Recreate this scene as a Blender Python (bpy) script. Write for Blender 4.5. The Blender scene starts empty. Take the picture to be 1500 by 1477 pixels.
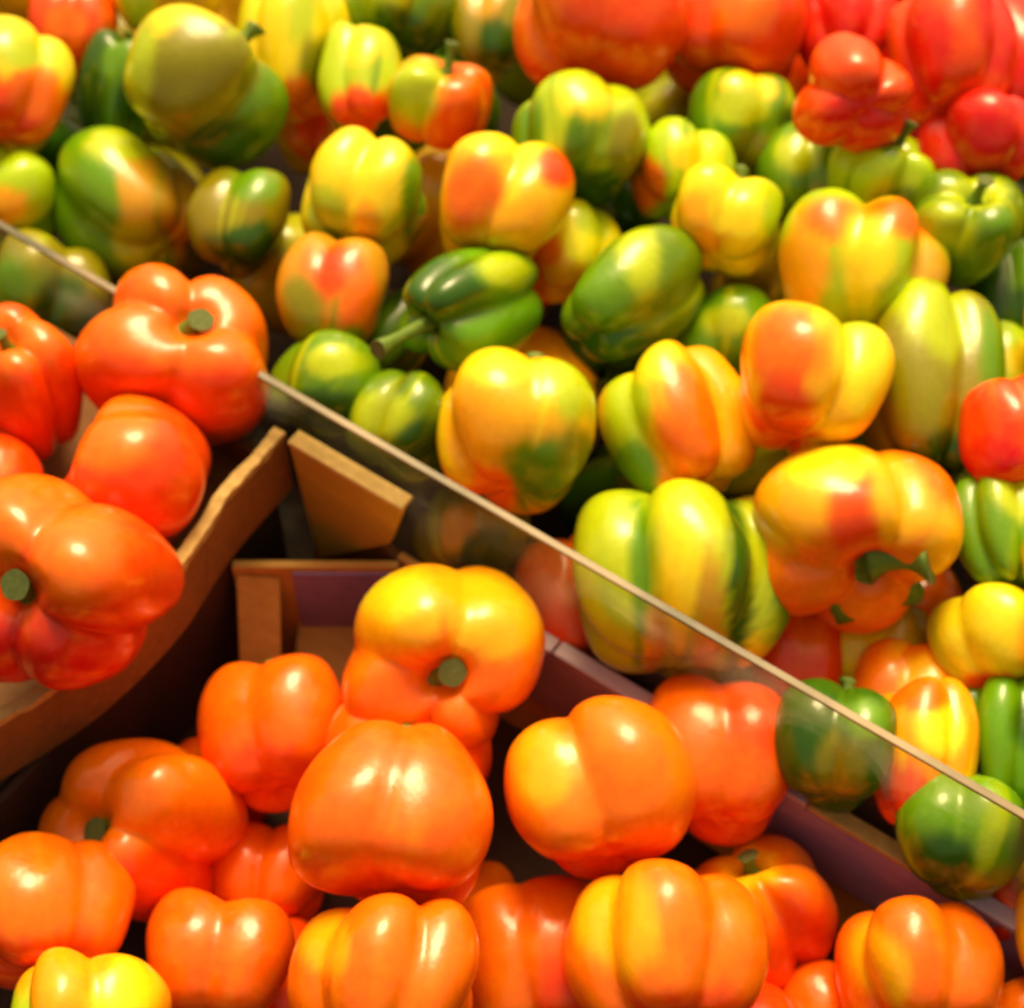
import bpy, bmesh, math, random
import numpy as np
from mathutils import Vector, Matrix, noise as mnoise

# ------------------------------------------------------------------ camera, world, sun, exposure
sc = bpy.context.scene
PITCH = math.radians(38)
cam_d = bpy.data.cameras.new('camera'); cam = bpy.data.objects.new('camera', cam_d)
sc.collection.objects.link(cam)
cam.location = (0, -math.cos(PITCH), math.sin(PITCH))
cam.rotation_euler = (math.pi/2 - PITCH, 0, 0)
cam_d.sensor_fit = 'HORIZONTAL'; cam_d.sensor_width = 36; cam_d.lens = 18/math.tan(math.radians(15))
cam_d.clip_start = .02; cam_d.clip_end = 200
cam_d.dof.use_dof = True; cam_d.dof.focus_distance = 0.64; cam_d.dof.aperture_fstop = 9.0
sc.camera = cam

SUN_EL, SUN_AZ = math.radians(70), math.radians(8)      # azimuth: clockwise from +Y (behind the stall)
world = bpy.data.worlds.new('World'); sc.world = world; world.use_nodes = True
nt = world.node_tree; nt.nodes.clear()
sky = nt.nodes.new('ShaderNodeTexSky'); sky.sky_type = 'NISHITA'; sky.sun_disc = False
sky.sun_elevation = SUN_EL; sky.sun_rotation = SUN_AZ
sky.air_density = 1.0; sky.dust_density = 9.0; sky.ozone_density = 0.5
bg = nt.nodes.new('ShaderNodeBackground'); bg.inputs['Strength'].default_value = 0.095
wo = nt.nodes.new('ShaderNodeOutputWorld')
warm = nt.nodes.new('ShaderNodeMix'); warm.data_type = 'RGBA'; warm.blend_type = 'MULTIPLY'      # a warm overcast
warm.inputs['Factor'].default_value = 1; warm.inputs['B'].default_value = (1, .80, .46, 1)
nt.links.new(sky.outputs[0], warm.inputs['A']); nt.links.new(warm.outputs['Result'], bg.inputs['Color']); nt.links.new(bg.outputs[0], wo.inputs['Surface'])
sun_d = bpy.data.lights.new('sun', 'SUN'); sun_d.energy = 1.5; sun_d.angle = math.radians(24)
sun_d.color = (1.0, .81, .48)
sun = bpy.data.objects.new('sun', sun_d); sc.collection.objects.link(sun)
sd = Vector((math.sin(SUN_AZ)*math.cos(SUN_EL), math.cos(SUN_AZ)*math.cos(SUN_EL), math.sin(SUN_EL)))
sun.rotation_euler = sd.to_track_quat('Z', 'Y').to_euler(); sun.location = sd*5
sc.view_settings.view_transform = 'Standard'; sc.view_settings.look = 'None'
sc.view_settings.exposure = 1.05; sc.view_settings.gamma = 1
sc.cycles.use_denoising = True
sc.cycles.max_bounces = 8; sc.cycles.transparent_max_bounces = 12
sc.cycles.caustics_reflective = False; sc.cycles.caustics_refractive = False

# ------------------------------------------------------------------ helpers
# the stall shelf slopes up away from the buyer: SU runs along the divider, SV across it, SN out of the shelf
SLOPE = math.radians(17); YAW = math.radians(-35)
SN = np.array([0, -math.sin(SLOPE), math.cos(SLOPE)])
SX = np.array([1., 0, 0]); SY = np.cross(SN, SX)
SU = SX*math.cos(YAW) + SY*math.sin(YAW); SV = np.cross(SN, SU)
SHELF_M = Matrix(np.stack([SU, SV, SN], 1).tolist()).to_4x4()
col = sc.collection

def link(o, parent=None):
    col.objects.link(o)
    if parent: o.parent = parent
    return o
def obj(name, bm, m, parent=None, smooth=False, bevel=0):
    if bevel:
        bmesh.ops.bevel(bm, geom=bm.edges[:], offset=bevel, segments=2, affect='EDGES', profile=.5)
    bmesh.ops.recalc_face_normals(bm, faces=bm.faces[:])
    me = bpy.data.meshes.new(name); bm.to_mesh(me); bm.free()
    me.materials.append(m)
    if smooth: me.polygons.foreach_set('use_smooth', [True]*len(me.polygons))
    return link(bpy.data.objects.new(name, me), parent)
def tag(o, label=None, cat=None, group=None, kind=None):
    if label: o['label'] = label
    if cat: o['category'] = cat
    if group: o['group'] = group
    if kind: o['kind'] = kind
    return o
def empty(name, mat=None):
    o = bpy.data.objects.new(name, None); o.empty_display_size = .03
    if mat: o.matrix_world = mat
    return link(o)
def prism(poly, h0, h1):
    """poly: (u, v) outline in shelf coordinates; h0/h1 heights, numbers or one per corner"""
    bm = bmesh.new(); k = len(poly)
    a0 = h0 if hasattr(h0, '__len__') else [h0]*k; a1 = h1 if hasattr(h1, '__len__') else [h1]*k
    lo = [bm.verts.new((p[0], p[1], z)) for p, z in zip(poly, a0)]; hi = [bm.verts.new((p[0], p[1], z)) for p, z in zip(poly, a1)]
    bm.faces.new(lo[::-1]); bm.faces.new(hi)
    for i in range(k): bm.faces.new((lo[i], lo[(i+1) % k], hi[(i+1) % k], hi[i]))
    return bm
def box(u0, u1, v0, v1, h0, h1): return prism([(u0, v0), (u1, v0), (u1, v1), (u0, v1)], h0, h1)
def strip(path, th, h0, h1, off=0.0):
    """a bent board along path (u, v), th thick to the left of travel, pushed off sideways"""
    bm = bmesh.new(); rows = []
    P = [Vector((p[0], p[1], 0)) for p in path]
    for i, p in enumerate(P):
        t = (P[min(i+1, len(P)-1)] - P[max(i-1, 0)]).normalized(); nn = Vector((-t.y, t.x, 0))
        q0 = p + nn*off; q1 = p + nn*(off+th)
        rows.append([bm.verts.new((q0.x, q0.y, h0)), bm.verts.new((q1.x, q1.y, h0)), bm.verts.new((q1.x, q1.y, h1)), bm.verts.new((q0.x, q0.y, h1))])
    for a, b in zip(rows, rows[1:]):
        for k in range(4): bm.faces.new((a[k], a[(k+1) % 4], b[(k+1) % 4], b[k]))
    bm.faces.new(rows[0]); bm.faces.new(rows[-1][::-1])
    return bm

def mat_new(name):
    m = bpy.data.materials.new(name); m.use_nodes = True
    return m, m.node_tree, m.node_tree.nodes['Principled BSDF']
def fibre(name, c1, c2, scale=(8, 60, 60), rough=.75, bump=.25, coat=0):
    m, t, b = mat_new(name); L = t.links
    tc = t.nodes.new('ShaderNodeTexCoord'); mp = t.nodes.new('ShaderNodeMapping'); mp.inputs['Scale'].default_value = scale
    no = t.nodes.new('ShaderNodeTexNoise'); no.inputs['Scale'].default_value = 4; no.inputs['Detail'].default_value = 7; no.inputs['Roughness'].default_value = .65
    L.new(tc.outputs['Object'], mp.inputs[0]); L.new(mp.outputs[0], no.inputs['Vector'])
    n2 = t.nodes.new('ShaderNodeTexNoise'); n2.inputs['Scale'].default_value = 22; n2.inputs['Detail'].default_value = 4
    L.new(tc.outputs['Object'], n2.inputs['Vector'])
    ad = t.nodes.new('ShaderNodeMath'); ad.operation = 'MULTIPLY_ADD'; ad.inputs[1].default_value = .5
    L.new(n2.outputs[0], ad.inputs[0])
    ml = t.nodes.new('ShaderNodeMath'); ml.operation = 'MULTIPLY'; ml.inputs[1].default_value = .5; L.new(no.outputs[0], ml.inputs[0]); L.new(ml.outputs[0], ad.inputs[2])
    cr = t.nodes.new('ShaderNodeValToRGB'); cr.color_ramp.elements[0].position = .32; cr.color_ramp.elements[1].position = .68
    cr.color_ramp.elements[0].color = (*c1, 1); cr.color_ramp.elements[1].color = (*c2, 1)
    L.new(ad.outputs[0], cr.inputs[0]); L.new(cr.outputs[0], b.inputs['Base Color'])
    bp = t.nodes.new('ShaderNodeBump'); bp.inputs['Strength'].default_value = bump; bp.inputs['Distance'].default_value = .001
    L.new(no.outputs[0], bp.inputs['Height']); L.new(bp.outputs[0], b.inputs['Normal'])
    b.inputs['Roughness'].default_value = rough; b.inputs['Coat Weight'].default_value = coat
    return m
M_CARD = fibre('cardboard', (.44, .23, .04), (.66, .38, .09))
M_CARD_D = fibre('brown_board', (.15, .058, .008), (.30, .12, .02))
M_SHADE_BOARD = fibre('shade_dark_board', (.03, .010, .004), (.07, .022, .008))  # carton board, its colour darkened to carry shade
M_CORNER_SHADE = fibre('corner_shade_board', (.10, .045, .006), (.18, .085, .012))  # brown board with the corner's shade put into its colour
M_EAR = fibre('mustard_board', (.30, .20, .012), (.46, .31, .03))
M_CUT = fibre('board_cut_edge', (.34, .22, .05), (.60, .40, .13), (60, 60, 8))
M_PURPLE = fibre('purple_print', (.21, .13, .34), (.34, .22, .46), (10, 40, 40), rough=.45, bump=.08)
M_LILAC = fibre('printed_edge', (.38, .29, .44), (.55, .43, .52), (10, 40, 40), rough=.5, bump=.08)
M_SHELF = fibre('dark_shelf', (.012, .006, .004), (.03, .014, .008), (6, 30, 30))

def clear_plastic():
    m, t, b = mat_new('clear_plastic'); L = t.links
    tr = t.nodes.new('ShaderNodeBsdfTransparent'); tr.inputs[0].default_value = (.95, .94, .90, 1)
    gl = t.nodes.new('ShaderNodeBsdfGlossy'); gl.inputs['Roughness'].default_value = .12
    di = t.nodes.new('ShaderNodeBsdfTranslucent'); di.inputs[0].default_value = (.75, .7, .6, 1)
    fr = t.nodes.new('ShaderNodeValue'); fr.outputs[0].default_value = .03
    m1 = t.nodes.new('ShaderNodeMixShader'); m2 = t.nodes.new('ShaderNodeMixShader'); ns = t.nodes.new('ShaderNodeTexNoise'); ns.inputs['Scale'].default_value = 16; ns.inputs['Detail'].default_value = 8; ns.inputs['Distortion'].default_value = 1.5
    tc = t.nodes.new('ShaderNodeTexCoord'); L.new(tc.outputs['Object'], ns.inputs['Vector'])
    sm = t.nodes.new('ShaderNodeMapRange'); sm.inputs[1].default_value = .45; sm.inputs[2].default_value = .75; sm.inputs[3].default_value = .01; sm.inputs[4].default_value = .13
    L.new(ns.outputs[0], sm.inputs[0]); L.new(sm.outputs[0], m2.inputs[0])
    L.new(fr.outputs[0], m1.inputs[0]); L.new(tr.outputs[0], m1.inputs[1]); L.new(gl.outputs[0], m1.inputs[2])
    L.new(m1.outputs[0], m2.inputs[1]); L.new(di.outputs[0], m2.inputs[2])
    L.new(m2.outputs[0], t.nodes['Material Output'].inputs['Surface'])
    return m
M_CLEAR = clear_plastic()
M_FROST, _t, _b = mat_new('frosted_cut_edge')
_n = _t.nodes.new('ShaderNodeTexNoise'); _n.inputs['Scale'].default_value = 14; _n.inputs['Detail'].default_value = 5
_tc = _t.nodes.new('ShaderNodeTexCoord'); _cr = _t.nodes.new('ShaderNodeValToRGB')
_cr.color_ramp.elements[0].position = .40; _cr.color_ramp.elements[0].color = (.06, .05, .012, 1)
_cr.color_ramp.elements[1].position = .64; _cr.color_ramp.elements[1].color = (.36, .26, .14, 1)
_t.links.new(_tc.outputs['Object'], _n.inputs['Vector']); _t.links.new(_n.outputs[0], _cr.inputs[0]); _t.links.new(_cr.outputs[0], _b.inputs['Base Color'])
_b.inputs['Roughness'].default_value = .45

def skin_mat(name):
    """waxy pepper skin: colour comes from the ripeness painted per vertex, broken up by fine mottling"""
    m, t, b = mat_new(name); L = t.links
    at = t.nodes.new('ShaderNodeAttribute'); at.attribute_name = 'ripeness'
    tc = t.nodes.new('ShaderNodeTexCoord')
    n1 = t.nodes.new('ShaderNodeTexNoise'); n1.inputs['Scale'].default_value = 4; n1.inputs['Detail'].default_value = 4
    L.new(tc.outputs['Object'], n1.inputs['Vector'])
    hs = t.nodes.new('ShaderNodeHueSaturation')
    mr = t.nodes.new('ShaderNodeMapRange'); mr.inputs[3].default_value = .496; mr.inputs[4].default_value = .504
    mr.inputs[1].default_value = .3; mr.inputs[2].default_value = .7
    mv = t.nodes.new('ShaderNodeMapRange'); mv.inputs[1].default_value = .3; mv.inputs[2].default_value = .7; mv.inputs[3].default_value = .95; mv.inputs[4].default_value = 1.05
    n2 = t.nodes.new('ShaderNodeTexNoise'); n2.inputs['Scale'].default_value = 11; n2.inputs['Detail'].default_value = 3; L.new(tc.outputs['Object'], n2.inputs['Vector'])
    L.new(n1.outputs[0], mr.inputs[0]); L.new(n2.outputs[0], mv.inputs[0])
    L.new(mr.outputs[0], hs.inputs['Hue']); L.new(mv.outputs[0], hs.inputs['Value']); L.new(at.outputs['Color'], hs.inputs['Color'])
    # pale pinprick flecks and a few scuffs
    vo = t.nodes.new('ShaderNodeTexVoronoi'); vo.inputs['Scale'].default_value = 34; L.new(tc.outputs['Object'], vo.inputs['Vector'])
    fl = t.nodes.new('ShaderNodeMapRange'); fl.inputs[1].default_value = .0; fl.inputs[2].default_value = .12; fl.inputs[3].default_value = .16; fl.inputs[4].default_value = 0
    L.new(vo.outputs['Distance'], fl.inputs[0])
    mx = t.nodes.new('ShaderNodeMix'); mx.data_type = 'RGBA'; mx.inputs['B'].default_value = (.9, .62, .2, 1)
    L.new(fl.outputs[0], mx.inputs['Factor']); L.new(hs.outputs[0], mx.inputs['A']); L.new(mx.outputs['Result'], b.inputs['Base Color'])
    ro = t.nodes.new('ShaderNodeMapRange'); ro.inputs[1].default_value = .3; ro.inputs[2].default_value = .7; ro.inputs[3].default_value = .18; ro.inputs[4].default_value = .27
    L.new(n2.outputs[0], ro.inputs[0]); L.new(ro.outputs[0], b.inputs['Roughness'])
    bp = t.nodes.new('ShaderNodeBump'); bp.inputs['Strength'].default_value = .12; bp.inputs['Distance'].default_value = .0012
    L.new(n2.outputs[0], bp.inputs['Height']); L.new(bp.outputs[0], b.inputs['Normal'])
    b.inputs['Subsurface Weight'].default_value = .08; b.inputs['Subsurface Radius'].default_value = (.006, .003, .001); b.inputs['Subsurface Scale'].default_value = .6
    b.inputs['Specular IOR Level'].default_value = .44; b.inputs['Coat Weight'].default_value = .14; b.inputs['Coat Roughness'].default_value = .2
    return m
M_SKIN = skin_mat('pepper_skin')
M_STEM = fibre('pepper_stem', (.07, .15, .008), (.18, .28, .02), (30, 30, 8), rough=.55, bump=.3)
M_STEM_CUT = fibre('stem_cut_face', (.07, .10, .015), (.15, .18, .04), (60, 60, 60), rough=.8)

COL = dict(OR=(.93, .165, .002), RO=(.88, .072, .002), YO=(.95, .44, .004), YE=(.93, .72, .008), LI=(.46, .58, .006),
           GR=(.13, .30, .003), DG=(.035, .115, .003), OL=(.25, .24, .003), RED=(.74, .022, .006), MU=(.62, .34, .012))

# ------------------------------------------------------------------ the stall
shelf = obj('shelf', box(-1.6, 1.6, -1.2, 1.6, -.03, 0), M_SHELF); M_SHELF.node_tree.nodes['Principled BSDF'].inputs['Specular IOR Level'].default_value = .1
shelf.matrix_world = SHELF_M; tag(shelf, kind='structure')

# front carton: printed purple inside, tan board, with a diagonal corner post and a standing corner ear
WV = -.1085; RIM = .095; CU0 = -.049; CU1 = .62; CV0 = -.60
carton = empty('cardboard_carton', SHELF_M)
tag(carton, 'low tan cardboard carton with purple printed inner wall, holding the orange peppers in front', 'carton')
def cpart(name, bm, m, **k): return obj(name, bm, m, carton, **k)
cpart('back_wall', box(.012, CU1, WV, WV+.004, .002, RIM), M_CARD, bevel=.0006)
M_LAV = fibre('lavender_print', (.36, .24, .46), (.52, .38, .60), (10, 40, 40), rough=.5, bump=.08)
cpart('printed_panel', box(.016, CU1-.004, WV-.0016, WV-.0003, .044, RIM-.004), M_LAV, bevel=.0003)
for i in range(9):                               # the folded top edge, scuffed here and there down to bare board
    u0, u1 = .036 + i*.064, .036 + (i+1)*.064 - .0012
    cpart('rim_fold', box(u0, u1, WV-.0035, WV+.0045, RIM+.0003, RIM+.004+.0006*(i % 3)), M_CUT if i in (3, 6) else M_LILAC, bevel=.0008)
dA, dB = (.014, WV-.001), (CU0+.001, -.1525)
cpart('corner_post', strip([dA, dB], .004, .002, RIM), M_CARD, bevel=.0005)
def lerp(t): return (dA[0]+(dB[0]-dA[0])*t, dA[1]+(dB[1]-dA[1])*t)
cpart('printed_panel', strip([lerp(.03), lerp(.64)], .0013, .046, RIM-.003, .0044), M_PURPLE, bevel=.0003)
def tab(pts, m=None):
    b = bmesh.new(); lo = [b.verts.new((u, v, h-.003)) for u, v, h in pts]; hi = [b.verts.new((u, v, h)) for u, v, h in pts]; k = len(pts)
    b.faces.new(hi); b.faces.new(lo[::-1])
    for i in range(k): b.faces.new((lo[i], lo[(i+1) % k], hi[(i+1) % k], hi[i]))
    cpart('inner_flap', b, m or M_CARD, bevel=.0005)
def fw(t, d, h): q = lerp(t); return (q[0]+.574*d, q[1]-.819*d, h)
tab([fw(.05, .004, .047), fw(.66, .004, .047), fw(.70, .05, .030), fw(.02, .05, .030)])
tab([fw(.72, .005, .088), fw(.98, .005, .090), fw(.99, .040, .040), fw(.74, .036, .044)])
cpart('side_wall', box(CU0-.004, CU0, CV0, -.154, .002, RIM), M_SHADE_BOARD, bevel=.0006)  # the shadow below the bin rim is painted into this wall's colour
cpart('side_wall', box(CU1+.0004, CU1+.0044, CV0, WV+.004, .002, RIM), M_CARD, bevel=.0006)
cpart('front_wall', box(CU0, CU1, CV0-.0044, CV0-.0004, .002, RIM), M_CARD, bevel=.0006)
cpart('floor_board', box(CU0, CU1, CV0, WV-.002, .001, .005), M_SHADE_BOARD)
cpart('corner_shade_fill', prism([(-.040, WV), (.0118, WV), (.0118, WV+.004), (-.040, WV+.004)], .002, [.136, .092, .092, .136]), M_CORNER_SHADE, bevel=.0005)  # added dark board, stands in for the shade between ear and bin rim
# corner ear, folded: a slanted board outline on the back wall plane with a turned-in flap behind
bm = bmesh.new()
ear = [(-.0405, .1445), (.0215, .1445), (.0125, .1115), (-.0330, .0600)]
for dv in (WV-.005, WV-.0008):
    for u, h in ear: bm.verts.new((u, dv, h))
v = list(bm.verts)
bm.faces.new(v[0:4]); bm.faces.new(v[4:8][::-1])
for i in range(4): bm.faces.new((v[i], v[(i+1) % 4], v[4+(i+1) % 4], v[4+i]))
ear_o = cpart('corner_ear', bm, M_EAR, bevel=.0008)
obj('ear_edge', box(-.041, .022, WV-.0055, WV+.003, .1448, .1475), M_CUT, ear_o, bevel=.0008)

# clear plastic divider behind the carton wall
DV = -.1025
div = empty('clear_divider', SHELF_M)
tag(div, 'clear plastic divider with a pale cut edge between the front carton and the mixed peppers', 'divider')
obj('plastic_panel', box(-.62, .66, DV, DV+.003, .002, .1635), M_CLEAR, div)
obj('panel_edge', box(-.62, .66, DV-.0003, DV+.0033, .1637, .1652), M_FROST, div, bevel=.0004)

# bowed left bin on its riser
def smooth_path(pts, k=8):
    P = [Vector((p[0], p[1], 0)) for p in pts]; P = [2*P[0]-P[1]] + P + [2*P[-1]-P[-2]]; out = []
    for i in range(1, len(P)-2):
        for j in range(k):
            f = j/k; p0, p1, p2, p3 = P[i-1:i+3]
            out.append(.5*((2*p1)+(-p0+p2)*f+(2*p0-5*p1+4*p2-p3)*f*f+(-p0+3*p1-3*p2+p3)*f**3))
    out.append(P[-2]); return [(q.x, q.y) for q in out]
bow = smooth_path([(-.0463, -.1075), (-.0445, -.152), (-.0365, -.200), (-.0385, -.248), (-.050, -.290), (-.066, -.332), (-.092, -.372)])
wall_path = bow
def worn(bm, amp):
    for v in bm.verts:
        if v.co.z > .12:
            q = mnoise.noise_vector(v.co*70); w = mnoise.noise_vector(v.co*260)
            v.co += Vector((q.x, q.y, q.z*1.3))*amp + w*amp*.5
    return bm
bow = smooth_path(bow, 4)
lb = empty('cardboard_bin', SHELF_M)
tag(lb, 'shallow brown board bin with a bowed rim, raised at the left, filled with red-orange peppers', 'bin')
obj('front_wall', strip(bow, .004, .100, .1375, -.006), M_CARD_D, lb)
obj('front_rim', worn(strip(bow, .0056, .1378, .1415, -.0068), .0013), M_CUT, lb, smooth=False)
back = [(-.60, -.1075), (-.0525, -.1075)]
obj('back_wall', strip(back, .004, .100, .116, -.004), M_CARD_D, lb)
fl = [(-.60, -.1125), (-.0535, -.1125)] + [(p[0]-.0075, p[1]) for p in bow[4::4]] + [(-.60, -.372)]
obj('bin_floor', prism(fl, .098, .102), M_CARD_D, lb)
rs = empty('wooden_riser', SHELF_M)
tag(rs, 'dark wooden riser in the shadow underneath the bowed left bin', 'riser')
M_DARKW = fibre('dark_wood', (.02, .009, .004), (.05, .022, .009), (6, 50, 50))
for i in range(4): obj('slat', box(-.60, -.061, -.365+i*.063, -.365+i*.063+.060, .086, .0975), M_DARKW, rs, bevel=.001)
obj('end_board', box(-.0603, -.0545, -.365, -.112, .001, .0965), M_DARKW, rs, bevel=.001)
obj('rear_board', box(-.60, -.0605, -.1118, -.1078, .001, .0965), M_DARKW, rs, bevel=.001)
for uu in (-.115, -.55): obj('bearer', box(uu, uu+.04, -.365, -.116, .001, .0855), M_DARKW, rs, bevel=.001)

# ------------------------------------------------------------------ peppers
def pepper_shape(seed, lobes, L, taper, nu=72, nv=46):
    """unit bell pepper, stem along +Z, about radius 1 and half length L; returns verts (nv rows x nu) and the two pole points"""
    rg = np.random.RandomState(seed)
    cp = np.array([(0.0,-.86),(.18,-.89),(.37,-.93),(.56,-.89),(.73,-.76),(.87,-.50),(.97,-.17),(1.0,.18),(.965,.48),
                   (.87,.74),(.73,.90),(.55,.97),(.37,.965),(.23,.88),(.14,.77),(.07,.71),(0.0,.70)])
    k = np.linspace(0, len(cp) - 1, nv + 2)[1:-1]
    i = np.clip(k.astype(int), 1, len(cp) - 3); f = (k - i)[:, None]
    p0, p1, p2, p3 = cp[i-1], cp[i], cp[i+1], cp[i+2]
    c = .5*((2*p1) + (-p0+p2)*f + (2*p0-5*p1+4*p2-p3)*f**2 + (-p0+3*p1-3*p2+p3)*f**3)
    rho, z = c[:, :1], c[:, 1:]
    th = np.linspace(0, 2*np.pi, nu, endpoint=False)[None, :]
    ph = rg.uniform(0, 6.28)
    tw = th + .22*np.sin(th + rg.uniform(0, 6.28)) + .12*np.sin(2*th + rg.uniform(0, 6.28)) + .18*z*rg.uniform(-1, 1)
    s = np.abs(np.sin(lobes*(tw+ph)/2))
    groove = (1 - s)**1.12                       # 1 in a groove, 0 on a lobe
    amp = np.zeros_like(th)
    for j in range(1, 4): amp = amp + .055*np.sin(j*th + rg.uniform(0, 6.28))/j**.4
    mid = 1 - .28*np.exp(-(z/.55)**2)
    r = rho*(1 + amp - (.29*mid)*groove*np.clip(rho*1.6, 0, 1) + .03*np.sin(2*th+rg.uniform(0,6.28)+1.5*z))
    lift = 1 + .10*np.sin(th + rg.uniform(0, 6.28)) + .06*np.sin(2*th + rg.uniform(0, 6.28))
    zz = z*np.where(z > 0, 1 + (lift-1)*np.clip((z-.2), 0, 1), 1) - np.sign(z)*.17*groove*np.clip(np.abs(z)-.35, 0, 1)*np.clip(rho*2.2, 0, 1)
    r = r*(1 + taper*z*.5)
    dents = .012*np.sin(3.1*th + 4.0*z + rg.uniform(0, 6.28)) + .010*np.sin(5*th - 5.0*z + rg.uniform(0, 6.28))*np.clip(rho, 0, 1)
    r = r*(1 + dents)
    bx, by = rg.uniform(-.07, .07, 2)
    x = r*np.cos(th) + bx*zz*zz; y = r*np.sin(th) + by*zz*zz
    V = np.stack([x, y, zz*L], -1)
    top = np.array([V[-1, :, 0].mean(), V[-1, :, 1].mean(), V[-1, :, 2].mean()])
    bot = np.array([V[0, :, 0].mean(), V[0, :, 1].mean(), V[0, :, 2].mean()])
    return V, bot, top

FX = np.array([1., 0, 0]); FZ = np.array([0, -math.cos(PITCH), math.sin(PITCH)]); FY = np.cross(FZ, FX)   # the side of the stall that faces the buyer

STREAK = dict(LI='GR', YE='LI', YO='YE', GR='LI', OL='LI', DG='GR', MU='OL', OR='YO', RO='OR', RED='RO')
def ripeness(W, base, spots, seed, th=None, zz=None, streak=0.0):
    """skin colour per vertex from ripening patches; W: unit positions in stall-facing axes"""
    rg = np.random.RandomState(seed)
    n = W.shape[0]; c = np.tile(np.array(COL[base]), (n, 1))
    jit = np.ones(3)*1.0; jit[1] = rg.uniform(.82, 1.18); c = c*jit
    def wob():
        w = np.zeros(n)
        for k in (2.2, 4.1, 7.3):
            d = rg.normal(size=3); d /= np.linalg.norm(d); w += np.sin(W@d*k + rg.uniform(0, 6.28))/k**.6
        return w*.30
    sk = np.zeros(n)
    if th is not None:                          # ripening runs in streaks from the stem down the lobes
        for k in (3, 5, 8, 13, 21): sk += np.sin(k*th + rg.uniform(0, 6.28) + .5*zz*rg.uniform(-1, 1))/k**.45
        t = np.clip((sk - .35)/.9, 0, 1)*np.clip(.75+.5*np.sin(1.7*zz + rg.uniform(0, 6.28)), 0, 1); t = (t*t*(3-2*t)*streak)[:, None]
        c = c*(1-t) + np.array(COL[STREAK[base]])*t
    for sx, sy, cn, rx, ry in spots:
        back_ = np.clip(-W[:, 2]+.05, 0, None)/.5
        d = np.sqrt(((W[:, 0]-sx)/rx)**2 + ((W[:, 1]-sy)/ry)**2 + back_**2) + (wob()*.40 + .16*sk)*min(1, rx/.42)
        t = np.clip((1.26 - d)/.60, 0, 1); t = (t*t*(3-2*t))[:, None]
        c = c*(1-t) + np.array(COL[cn])*t
    return np.clip(c, 0, .98)

def pepper_mesh(seed, lobes, L, taper, R, base, spots, streak=0.0, nu=72, nv=46, name='bell_pepper'):
    V, bot, top = pepper_shape(seed, lobes, L, taper, nu, nv)
    v = np.concatenate([V.reshape(-1, 3), bot[None], top[None]])
    W = v@R.T@np.stack([FX, FY, FZ], 1); 
    ext = (W.max(0)-W.min(0))/2; mid = (W.max(0)+W.min(0))/2
    cols = ripeness((W-mid)/ext, base, spots, seed, np.arctan2(v[:, 1], v[:, 0]), v[:, 2], streak)
    F = []
    for j in range(nv-1):
        for i in range(nu):
            a, b_ = j*nu+i, j*nu+(i+1) % nu; F.append((a, b_, b_+nu, a+nu))
    nb = nu*nv
    for i in range(nu):
        F.append((nb, (i+1) % nu, i)); F.append((nb+1, (nv-1)*nu+i, (nv-1)*nu+(i+1) % nu))
    me = bpy.data.meshes.new(name); me.from_pydata(v.tolist(), [], F)
    me.polygons.foreach_set('use_smooth', [True]*len(F))
    ca = me.color_attributes.new('ripeness', 'FLOAT_COLOR', 'POINT')
    ca.data.foreach_set('color', np.concatenate([cols, np.ones((len(v), 1))], 1).astype(np.float32).ravel())
    me.materials.append(M_SKIN); me.update()
    return me, top

def calyx_mesh(seed):
    rg = random.Random(seed); bm = bmesh.new(); nu = 30; rings = []
    pr = [(.02, .075), (.10, .07), (.17, .05), (.25, .055), (.33, .09)]
    pts = 5 + seed % 2
    for k, (r, z) in enumerate(pr):
        ring = []
        for i in range(nu):
            a = 2*math.pi*i/nu; s = (1+.28*math.cos(pts*a+seed)*(k/4)); ring.append(bm.verts.new((r*s*math.cos(a), r*s*math.sin(a), z+.02*math.cos(pts*a+seed)*(k/4))))
        rings.append(ring)
    low = [bm.verts.new((v.co.x*.96, v.co.y*.96, v.co.z-.03)) for v in rings[-1]]; rings.append(low)
    for a, b in zip(rings, rings[1:]):
        for i in range(nu): bm.faces.new((a[i], b[i], b[(i+1) % nu], a[(i+1) % nu]))
    bm.faces.new(rings[0]); bm.faces.new(low[::-1])
    bmesh.ops.recalc_face_normals(bm, faces=bm.faces[:])
    me = bpy.data.meshes.new('calyx'); bm.to_mesh(me); bm.free(); me.materials.append(M_STEM)
    me.polygons.foreach_set('use_smooth', [True]*len(me.polygons)); return me
def stem_mesh(seed, length):
    rg = random.Random(seed); bm = bmesh.new(); nu = 22; rings = []; dx, dy = rg.uniform(-.22, .22), rg.uniform(-.22, .22); m = 9
    for k in range(m):
        t = k/(m-1); r = .115*(1-.35*math.sin(t*2.2)) + .05*max(0, t-.72)/.28 + .05*max(0, .2-t)/.2
        cx, cy, z = dx*t*t*length, dy*t*t*length, .05+t*length
        rings.append([bm.verts.new((cx+r*(1+.03*math.cos(5*a+seed))*math.cos(a), cy+r*(1+.03*math.cos(5*a+seed))*math.sin(a), z)) for a in [2*math.pi*i/nu for i in range(nu)]])
    for a, b in zip(rings, rings[1:]):
        for i in range(nu): bm.faces.new((a[i], a[(i+1) % nu], b[(i+1) % nu], b[i]))
    f = bm.faces.new(rings[-1]); bm.faces.new(rings[0][::-1])
    bmesh.ops.inset_region(bm, faces=[f], thickness=.02, depth=-.015); f.material_index = 1
    bmesh.ops.recalc_face_normals(bm, faces=bm.faces[:])
    me = bpy.data.meshes.new('stem'); bm.to_mesh(me); bm.free(); me.materials.append(M_STEM); me.materials.append(M_STEM_CUT)
    me.polygons.foreach_set('use_smooth', [True]*len(me.polygons)); return me
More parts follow.
